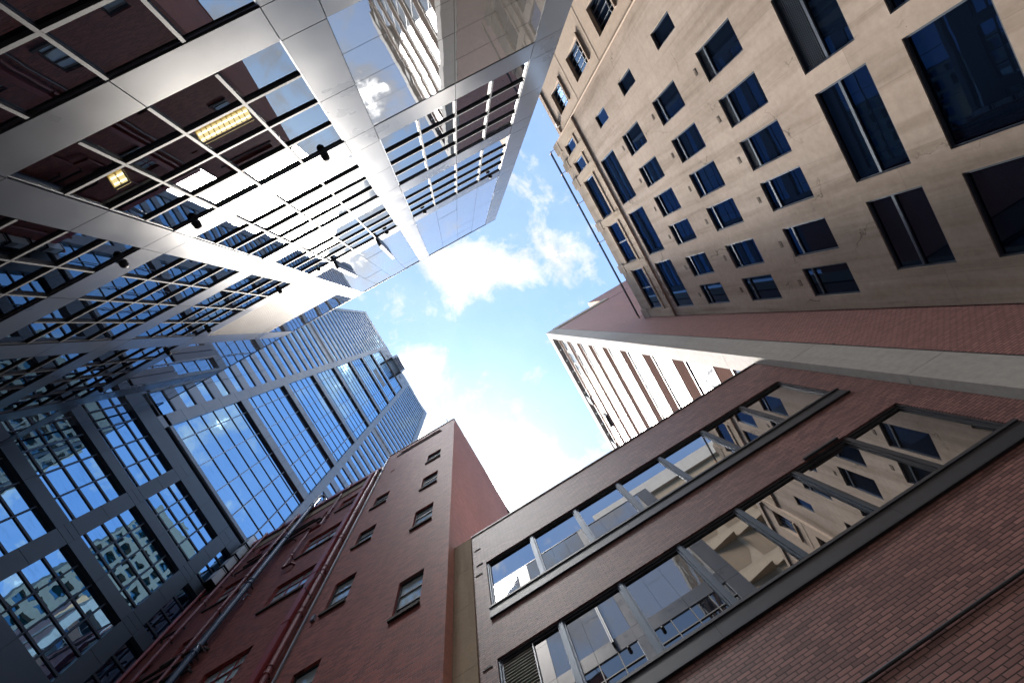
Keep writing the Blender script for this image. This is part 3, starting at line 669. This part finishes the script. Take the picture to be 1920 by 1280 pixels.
# ------------------------------------------------------------------ blue glass tower with its dark gridded base (face x = -19.4)
def build_blue():
    k = 19.4; F = fx(-19.4, 1)
    root = thing('glass_tower', 'blue glass skyscraper with pale vertical bands rising from a dark gridded base', 'skyscraper', (-19.4, 0, GZ))
    Ya, Yb = -.75 * k, .862 * k; top = 6.42 * k
    mb = MB(); shell(mb, -48, -19.75, Ya, Yb, GZ, top - .3, 'panel_grey', ('+x',)); quad(mb, F, Ya, Yb, GZ, top - .3, -.62, 'black')
    for y in (Ya, Yb): mb.face([(-19.75, y, GZ), (-19.4 - .1, y, GZ), (-19.4 - .1, y, top - .3), (-19.75, y, top - .3)], 'panel_grey')
    mb.build('core_walls', root)
    # base
    slabs = [(-.05, .0), (.20, .24), (.42, .46), (.64, .68), (.86, .938), (1.121, 1.157), (1.34, 1.378), (1.545, 1.616)]
    cols = [(-.047, -.005), (.207, .25), (.462, .505), (.717, .76)]
    for a, b in cols:
        cuts = [GZ] + [s[i] * k for s in slabs for i in (0, 1)]; cuts = sorted(c for c in cuts if c >= GZ)
        mb = MB()
        for p, q in zip(cuts, cuts[1:]):
            if q - p < .3: continue
            box(mb, F, a * k, b * k, p + .012, (p + q) / 2 - .01, -.40, 0, 'panel_shaded'); box(mb, F, a * k, b * k, (p + q) / 2 + .01, q - .012, -.40, 0, 'panel_shaded')
        box(mb, F, a * k + .02, b * k - .02, GZ, 31.3, -.41, -.02, 'black'); mb.build('pier', root)
    bays = [(-.30, -.047), (-.005, .207), (.25, .462), (.505, .717)]
    for s0, s1 in slabs:
        if s1 * k < GZ + .3: continue
        mb = MB()
        for a, b in bays:
            m = (a + b) / 2; box(mb, F, a * k + .012, m * k - .01, s0 * k, s1 * k, -.45, -.003, 'panel_shaded'); box(mb, F, m * k + .01, b * k - .012, s0 * k, s1 * k, -.45, -.003, 'panel_shaded')
        box(mb, F, -5.6, .76 * k, s0 * k + .02, s1 * k - .02, -.46, -.03, 'black'); mb.build('floor_band', root)
    for a, b in bays:
        for (_, z0), (z1, _) in zip(slabs[2:], slabs[3:]):
            A, B, Z0, Z1 = a * k, b * k, z0 * k, z1 * k
            w = MB(); box(w, F, A, B, Z0, Z0 + .08, -.27, -.17, 'steel_blue')
            wo = w.build('base_window', root, F((A + B) / 2, Z0, -.36))
            n = 3; st = (B - A) / 4.0; sz = (Z1 - Z0) / 3.4; zz = [Z0] + [Z0 + sz * (i + .45) for i in range(n)] + [Z1]
            us = [A + st * i for i in range(5)]; p = MB()
            for i in range(4):
                for c, e in zip(zz, zz[1:]):
                    jx, jz = random.uniform(-.006, .006), random.uniform(-.006, .006); u0, u1 = us[i], us[i + 1]
                    p.face([F(u, z, -.22 + (u - (u0 + u1) / 2) * jx + (z - (c + e) / 2) * jz) for u, z in ((u0, c), (u1, c), (u1, e), (u0, e))], 'glass_pod')
            p.build('pane', wo)
            for z in zz[1:-1]:
                q = MB(); box(q, F, A, B, z - .05, z + .05, -.24, -.17, 'alu_dark'); q.build('transom', wo)
            for u in us[1:-1]:
                q = MB(); q.tube([F(u, Z0, -.13), F(u, Z1 - .05, -.13)], .04, 'steel_blue', 8); q.build('mullion', wo)
    mb = MB(); quad(mb, F, -5.6, 16.6, 31.34, 31.75, -.2, 'glass_blue'); box(mb, F, -5.6, 16.6, 31.75, 31.86, -.4, -.05, 'black'); box(mb, F, -4.27, 6.75, 31.86, 32.2, -.4, 0, 'panel_grey'); mb.build('recessed_glazing', root)
    # pale vertical bands
    def band(a, b, z0, z1, st, m='panel_grey', d=0.0):
        mb = MB(); z = z0
        while z < z1 - .1:
            e = min(z + st, z1); box(mb, F, a, b, z + .015, e - .015, d - .4, d, m); z = e
        box(mb, F, a + .02, b - .02, z0, z1, d - .42, d - .03, 'black'); return mb.build('vertical_band', root)
    s = .129 * k
    band(-.221 * k, -.178 * k, 31.36, 5.82 * k, s); band(.349 * k, .392 * k, 31.36, 5.86 * k, s); band(.802 * k, .862 * k, 31.36, top, s); band(Ya, Ya + .6, 31.36, top, s)
    # striped zones, one glazed strip and one panel strip a storey
    for A, B in ((Ya + .6, -.221 * k), (.392 * k, .802 * k)):
        npan = max(3, round((B - A) / 1.35)); us = [A + (B - A) * i / npan for i in range(npan + 1)]
        for i in range(36):
            g0 = (1.664 + .129 * i) * k; g1 = g0 + .067 * k; p1 = g0 + s
            if g0 > 6.24 * k: break
            dark = i == 16
            w = MB()
            for u0, u1 in zip(us, us[1:]):
                j = random.uniform(-.004, .004); P = lambda u, z, d: F(u, z, d + (z - g0) * j)
                box(w, P, u0 + .012, u1 - .012, g0, g1, -.22, -.16, 'louvre' if dark else 'glass_blue')
            box(w, F, A, B, g1 - .09, g1, -.22, -.09, 'alu_dark'); w.build('window_strip', root)
            q = MB()
            for u0, u1 in zip(us, us[1:]): box(q, F, u0 + .02, u1 - .02, g1 + .01, p1 - .005, -.3, -.08, 'alu_light')
            quad(q, F, A, B, g1, p1, -.2, 'black'); q.build('spandrel_strip', root)
    mb = MB()
    for A, B in ((Ya + .6, -.221 * k), (.392 * k, .802 * k)): box(mb, F, A, B, 6.25 * k, top, -.4, -.07, 'panel_grey')
    n = 9; A, B = -.221 * k, .392 * k
    for i in range(n): box(mb, F, A + (B - A) * i / n + .015, A + (B - A) * (i + 1) / n - .015, 5.83 * k, 6.12 * k, -.4, -.02, 'panel_grey'); box(mb, F, A + (B - A) * i / n + .015, A + (B - A) * (i + 1) / n - .015, 6.125 * k, top, -.4, -.03, 'panel_grey')
    mb.build('parapet', root)
    # central glazed field
    A, B = -.178 * k, .349 * k
    heads = [1.64, 2.152, 2.66, 3.17, 3.68, 4.19, 4.705, 5.23, 5.79]
    rods = [y * k for y in (-.122, -.015, .09, .19, .295)]
    for i, (h0, h1) in enumerate(zip(heads, heads[1:])):
        z0, z1 = (h0 + .065) * k if i else 32.2, h1 * k
        mb = MB()
        if i:
            n = 8
            for j in range(n): box(mb, F, A + (B - A) * j / n + .012, A + (B - A) * (j + 1) / n - .012, h0 * k + .02, z0, -.5, -.02, 'panel_grey')
            box(mb, F, A, B, h0 * k, z0 - .02, -.5, -.06, 'black'); mb.build('floor_band', root)
        w = MB(); box(w, F, A, B, z0, z0 + .06, -.3, -.18, 'alu_light'); wo = w.build('glazed_bay', root, F((A + B) / 2, z0, -.4))
        zs = [z0]; z = (h0 + .123 if i else 1.763) * k - (0 if i else 0)
        while z < z1 - .5: zs.append(z); z += .0875 * k
        zs.append(z1); us = [A] + rods + [B]; p = MB()
        for u0, u1 in zip(us, us[1:]):
            for c, e in zip(zs, zs[1:]):
                jx, jz = random.uniform(-.002, .002), random.uniform(-.002, .002)
                gl = 'louvre' if (i == 6 and -.02 * k < (u0 + u1) / 2 < .19 * k and 4.92 * k < (c + e) / 2 < 5.1 * k) else 'glass_blue'
                p.face([F(u, z, -.24 + (u - (u0 + u1) / 2) * jx + (z - (c + e) / 2) * jz) for u, z in ((u0, c), (u1, c), (u1, e), (u0, e))], gl)
        p.build('pane', wo)
        for z in zs[1:-1]:
            q = MB(); box(q, F, A, B, z - .04, z + .04, -.26, -.20, 'black'); q.build('transom', wo)
        for y in rods:
            q = MB(); q.tube([F(y, z0, -.14), F(y, z1, -.14)], .032, 'alu_light', 6); q.build('mullion', wo)
    # frame standing out at the roof edge
    ya, yb, za, zb, d = -.045 * k, .185 * k, 5.86 * k, 6.30 * k, 1.45
    mb = MB()
    for y in (ya, yb - .45): box(mb, F, y, y + .45, za, zb, 0, d, 'silver')
    box(mb, F, ya, yb, zb, zb + .3, 0, d, 'silver'); mb.build('roof_frame', root)
    for i in range(5):
        mb = MB(); zz = za + (zb - za) * i / 5; box(mb, F, ya + .45, yb - .45, zz + .3, zz + .75, d - .12, d, 'steel_blue' if i % 2 == 0 else 'alu_light'); mb.build('roof_frame_slat', root)
    for y in (ya - 1.1, yb + .4):
        mb = MB(); quad(mb, F, y, y + .8, 6.02 * k, 6.1 * k, .0, 'black'); mb.build('vent', root)
build_blue()

# ------------------------------------------------------------------ towers seen in the mirror glass
def build_lattice(name, label, x, y0, y1, h):
    root = thing(name, label, 'tower', (x, y0, GZ), 'precast towers mirrored in the blue glass'); F = fx(x, -1)
    mb = MB(); shell(mb, x, x + 22, y0, y1, GZ, h, 'lattice', ('-x',)); pu, pz = 3.0, 3.7; H = []
    nu, nz = int((y1 - y0) / pu), int((h - 20) / pz)
    for i in range(nu):
        for j in range(nz): H.append((y0 + i * pu + .45, y0 + i * pu + 2.55, 14 + j * pz, 14 + j * pz + 2.2))
    walled(mb, F, y0, y1, GZ, h, H, .7, 'lattice'); mb.build('wall', root)
    mb = MB(); quad(mb, F, y0 + .2, y1 - .2, 12, h - 4, -.65, 'teal'); o = mb.build('window_pane', root)
build_lattice('precast_tower', 'grey precast tower with deep teal windows mirrored behind the gridded base, right of the gap', 55, 2.6, 40, 134)
build_lattice('precast_tower', 'grey precast tower with deep teal windows mirrored at the inner corner of the glass', 50, -60, -17.5, 116)
def build_cream():
    F = fy(-36, 1); root = thing('cream_tower', 'cream precast tower with tapered sunlit panels mirrored in the ribbon windows', 'tower', (26, -36, GZ))
    h = 91.5; mb = MB(); shell(mb, 4, 46, -60, -36, GZ, h, 'cream', ()); mb.build('wall', root)
    mb = MB(); box(mb, F, 3.9, 46.1, h - 4.5, h + .2, 0, .5, 'white'); mb.build('parapet', root)
    for i in range(8):
        for j in range(7):
            x, z = 5 + i * 5.2, 24 + j * 8.6; mb = MB()
            mb.face([F(x, z, .02), F(x + 3.2, z, .02), F(x + 4.6, z + 2.4, .02), F(x + 4.6, z + 5.5, .02), F(x, z + 5.5, .02)], 'cream_in')
            mb.hexa([F(x - .3, z + 5.5, 0), F(x + 4.8, z + 5.5, 0), F(x + 4.8, z + 7.6, 0), F(x - .3, z + 7.6, 0), F(x - .3, z + 5.6, .2), F(x + 4.8, z + 5.6, 1.2), F(x + 4.8, z + 6.6, 1.2), F(x - .3, z + 7.5, .2)], 'cream'); mb.build('facade_panel', root)
build_cream()
# ------------------------------------------------------------------ sky, sun, camera
SUN = Vector((-.25, .40, 1)).normalized()
def build_world():
    w = bpy.data.worlds.new('World'); S.world = w; w.use_nodes = True
    nt = w.node_tree; nt.nodes.clear()
    out = nt.nodes.new('ShaderNodeOutputWorld'); bg = nt.nodes.new('ShaderNodeBackground')
    L(nt, bg.outputs[0], out.inputs[0])
    sky = nt.nodes.new('ShaderNodeTexSky'); sky.sky_type = 'NISHITA'; sky.sun_disc = False
    sky.sun_elevation = math.asin(SUN.z); sky.sun_rotation = math.atan2(SUN.x, SUN.y)
    sky.air_density = 1.0; sky.dust_density = .6; sky.ozone_density = 1.6
    g = nt.nodes.new('ShaderNodeTexCoord').outputs['Generated']
    s = nt.nodes.new('ShaderNodeSeparateXYZ'); L(nt, g, s.inputs[0])
    z = M(nt, 'MAXIMUM', s.outputs[2], .06)
    u = M(nt, 'DIVIDE', s.outputs[0], z); v = M(nt, 'DIVIDE', s.outputs[1], z)
    cb = nt.nodes.new('ShaderNodeCombineXYZ'); L(nt, u, cb.inputs[0]); L(nt, v, cb.inputs[1]); uv = cb.outputs[0]
    def blob(u0, v0, ra, rb, ang, wt):
        c, sn = math.cos(R(ang)), math.sin(R(ang))
        du = M(nt, 'SUBTRACT', u, u0); dv = M(nt, 'SUBTRACT', v, v0)
        a = M(nt, 'DIVIDE', M(nt, 'ADD', M(nt, 'MULTIPLY', du, c), M(nt, 'MULTIPLY', dv, sn)), ra)
        b = M(nt, 'DIVIDE', M(nt, 'SUBTRACT', M(nt, 'MULTIPLY', dv, c), M(nt, 'MULTIPLY', du, sn)), rb)
        e = M(nt, 'POWER', 2.718, M(nt, 'MULTIPLY', M(nt, 'ADD', M(nt, 'MULTIPLY', a, a), M(nt, 'MULTIPLY', b, b)), -1))
        return M(nt, 'MULTIPLY', e, wt)
    blobs = [(.10, -.075, .12, .058, 30, .62), (.22, .01, .05, .03, 40, .14), (-.29, .30, .16, .15, 0, 1.3), (-.06, .37, .10, .07, -20, .60),
             (-.12, -.06, .06, .09, 0, .20), (-.10, .10, .05, .10, -30, .30), (.275, -.19, .035, .06, 20, .10), (.08, .44, .09, .07, 0, .50),
             (-.02, .66, .2, .10, 10, .16), (.09, .56, .06, .08, 0, .2), (.0, .0, .02, .03, 0, .12), (.6, -.5, .3, .2, 20, .05), (-.6, .8, .5, .4, 0, .3)]
    tot = None
    for b in blobs:
        e = blob(*b); tot = e if tot is None else M(nt, 'ADD', tot, e)
    n1 = noise(nt, uv, 5.5, 9, .62, .35); n2 = noise(nt, uv, 17, 7, .66, .5)
    n = M(nt, 'ADD', M(nt, 'MULTIPLY', n1, .72), M(nt, 'MULTIPLY', n2, .28))
    dens = M(nt, 'ADD', M(nt, 'MULTIPLY_ADD', M(nt, 'SUBTRACT', n, .5), 3.1, .03), tot)
    alpha = ramp(nt, dens, [(.02, 0.0), (.16, .20), (.34, .60), (.58, 1.0)])
    veil = M(nt, 'MULTIPLY_ADD', noise(nt, uv, 3.0, 6, .55), .34, .0)
    alpha = M(nt, 'MAXIMUM', alpha, veil)
    core = ramp(nt, dens, [(.42, 0.0), (.95, 1.0)])
    shade = M(nt, 'MULTIPLY_ADD', noise(nt, uv, 9, 6, .6), .7, .60)
    br = M(nt, 'ADD', M(nt, 'MULTIPLY', shade, CLOUD[1]), M(nt, 'MULTIPLY', M(nt, 'MULTIPLY', core, core), CLOUD[0]))
    fill_cloud = blob(-.20, -.34, .28, .085, 0, 1.0)      # added bright cloud, out of view, there to light the shaded walls
    alpha = M(nt, 'MAXIMUM', alpha, ramp(nt, fill_cloud, [(.12, 0.0), (.4, 1.0)]))
    br = M(nt, 'ADD', br, M(nt, 'MULTIPLY', M(nt, 'MULTIPLY', fill_cloud, fill_cloud), FILL_CLOUD))
    cc = nt.nodes.new('ShaderNodeVectorMath'); cc.operation = 'SCALE'; cc.inputs[0].default_value = (1, .985, .96); L(nt, br, cc.inputs['Scale'])
    low = M(nt, 'MULTIPLY', M(nt, 'SUBTRACT', s.outputs[2], .05), 3, clamp=True)
    sk = nt.nodes.new('ShaderNodeVectorMath'); sk.operation = 'MULTIPLY'; L(nt, sky.outputs[0], sk.inputs[0]); sk.inputs[1].default_value = SKYC
    col = mixc(nt, M(nt, 'MULTIPLY', alpha, low), sk.outputs[0], cc.outputs[0])
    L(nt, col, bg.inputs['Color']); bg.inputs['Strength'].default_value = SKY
SKY = .12
FILL_CLOUD = 22.0
SKYC = (.074, .101, .116)
CLOUD = (13.0, .36)
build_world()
sd = bpy.data.lights.new('sun', 'SUN'); sd.energy = .52; sd.angle = R(17); sd.color = (1, .91, .80)
so = bpy.data.objects.new('sun', sd); C.objects.link(so); so.rotation_euler = SUN.to_track_quat('Z', 'Y').to_euler()

F, ZX, ZY, YAW = 865.59, 859.79, 605.55, -.51824
zc = Vector(((ZX - 960) / F, (ZY - 640) / F, 1)).normalized()
a = Vector((math.cos(YAW), math.sin(YAW), 0)); xc = (a - zc * a.dot(zc)).normalized(); yc = zc.cross(xc)
rot = Matrix(((xc.x, -xc.y, -xc.z), (yc.x, -yc.y, -yc.z), (zc.x, -zc.y, -zc.z)))
cd = bpy.data.cameras.new('camera'); cd.sensor_width = 36; cd.lens = 36 * F / 1920; cd.clip_start = .05; cd.clip_end = 3000
co = bpy.data.objects.new('camera', cd); C.objects.link(co); co.matrix_world = rot.to_4x4(); S.camera = co

for o in list(bpy.data.objects):
    if '_w' in o: del o['_w']
S.render.engine = 'CYCLES'
S.cycles.max_bounces = 10; S.cycles.glossy_bounces = 6; S.cycles.diffuse_bounces = 4; S.cycles.transparent_max_bounces = 8
S.cycles.caustics_reflective = True; S.cycles.caustics_refractive = False
S.cycles.sample_clamp_indirect = 8
S.cycles.use_denoising = True
S.view_settings.view_transform = 'Standard'; S.view_settings.look = 'None'
S.view_settings.exposure = 4.85; S.view_settings.gamma = 1
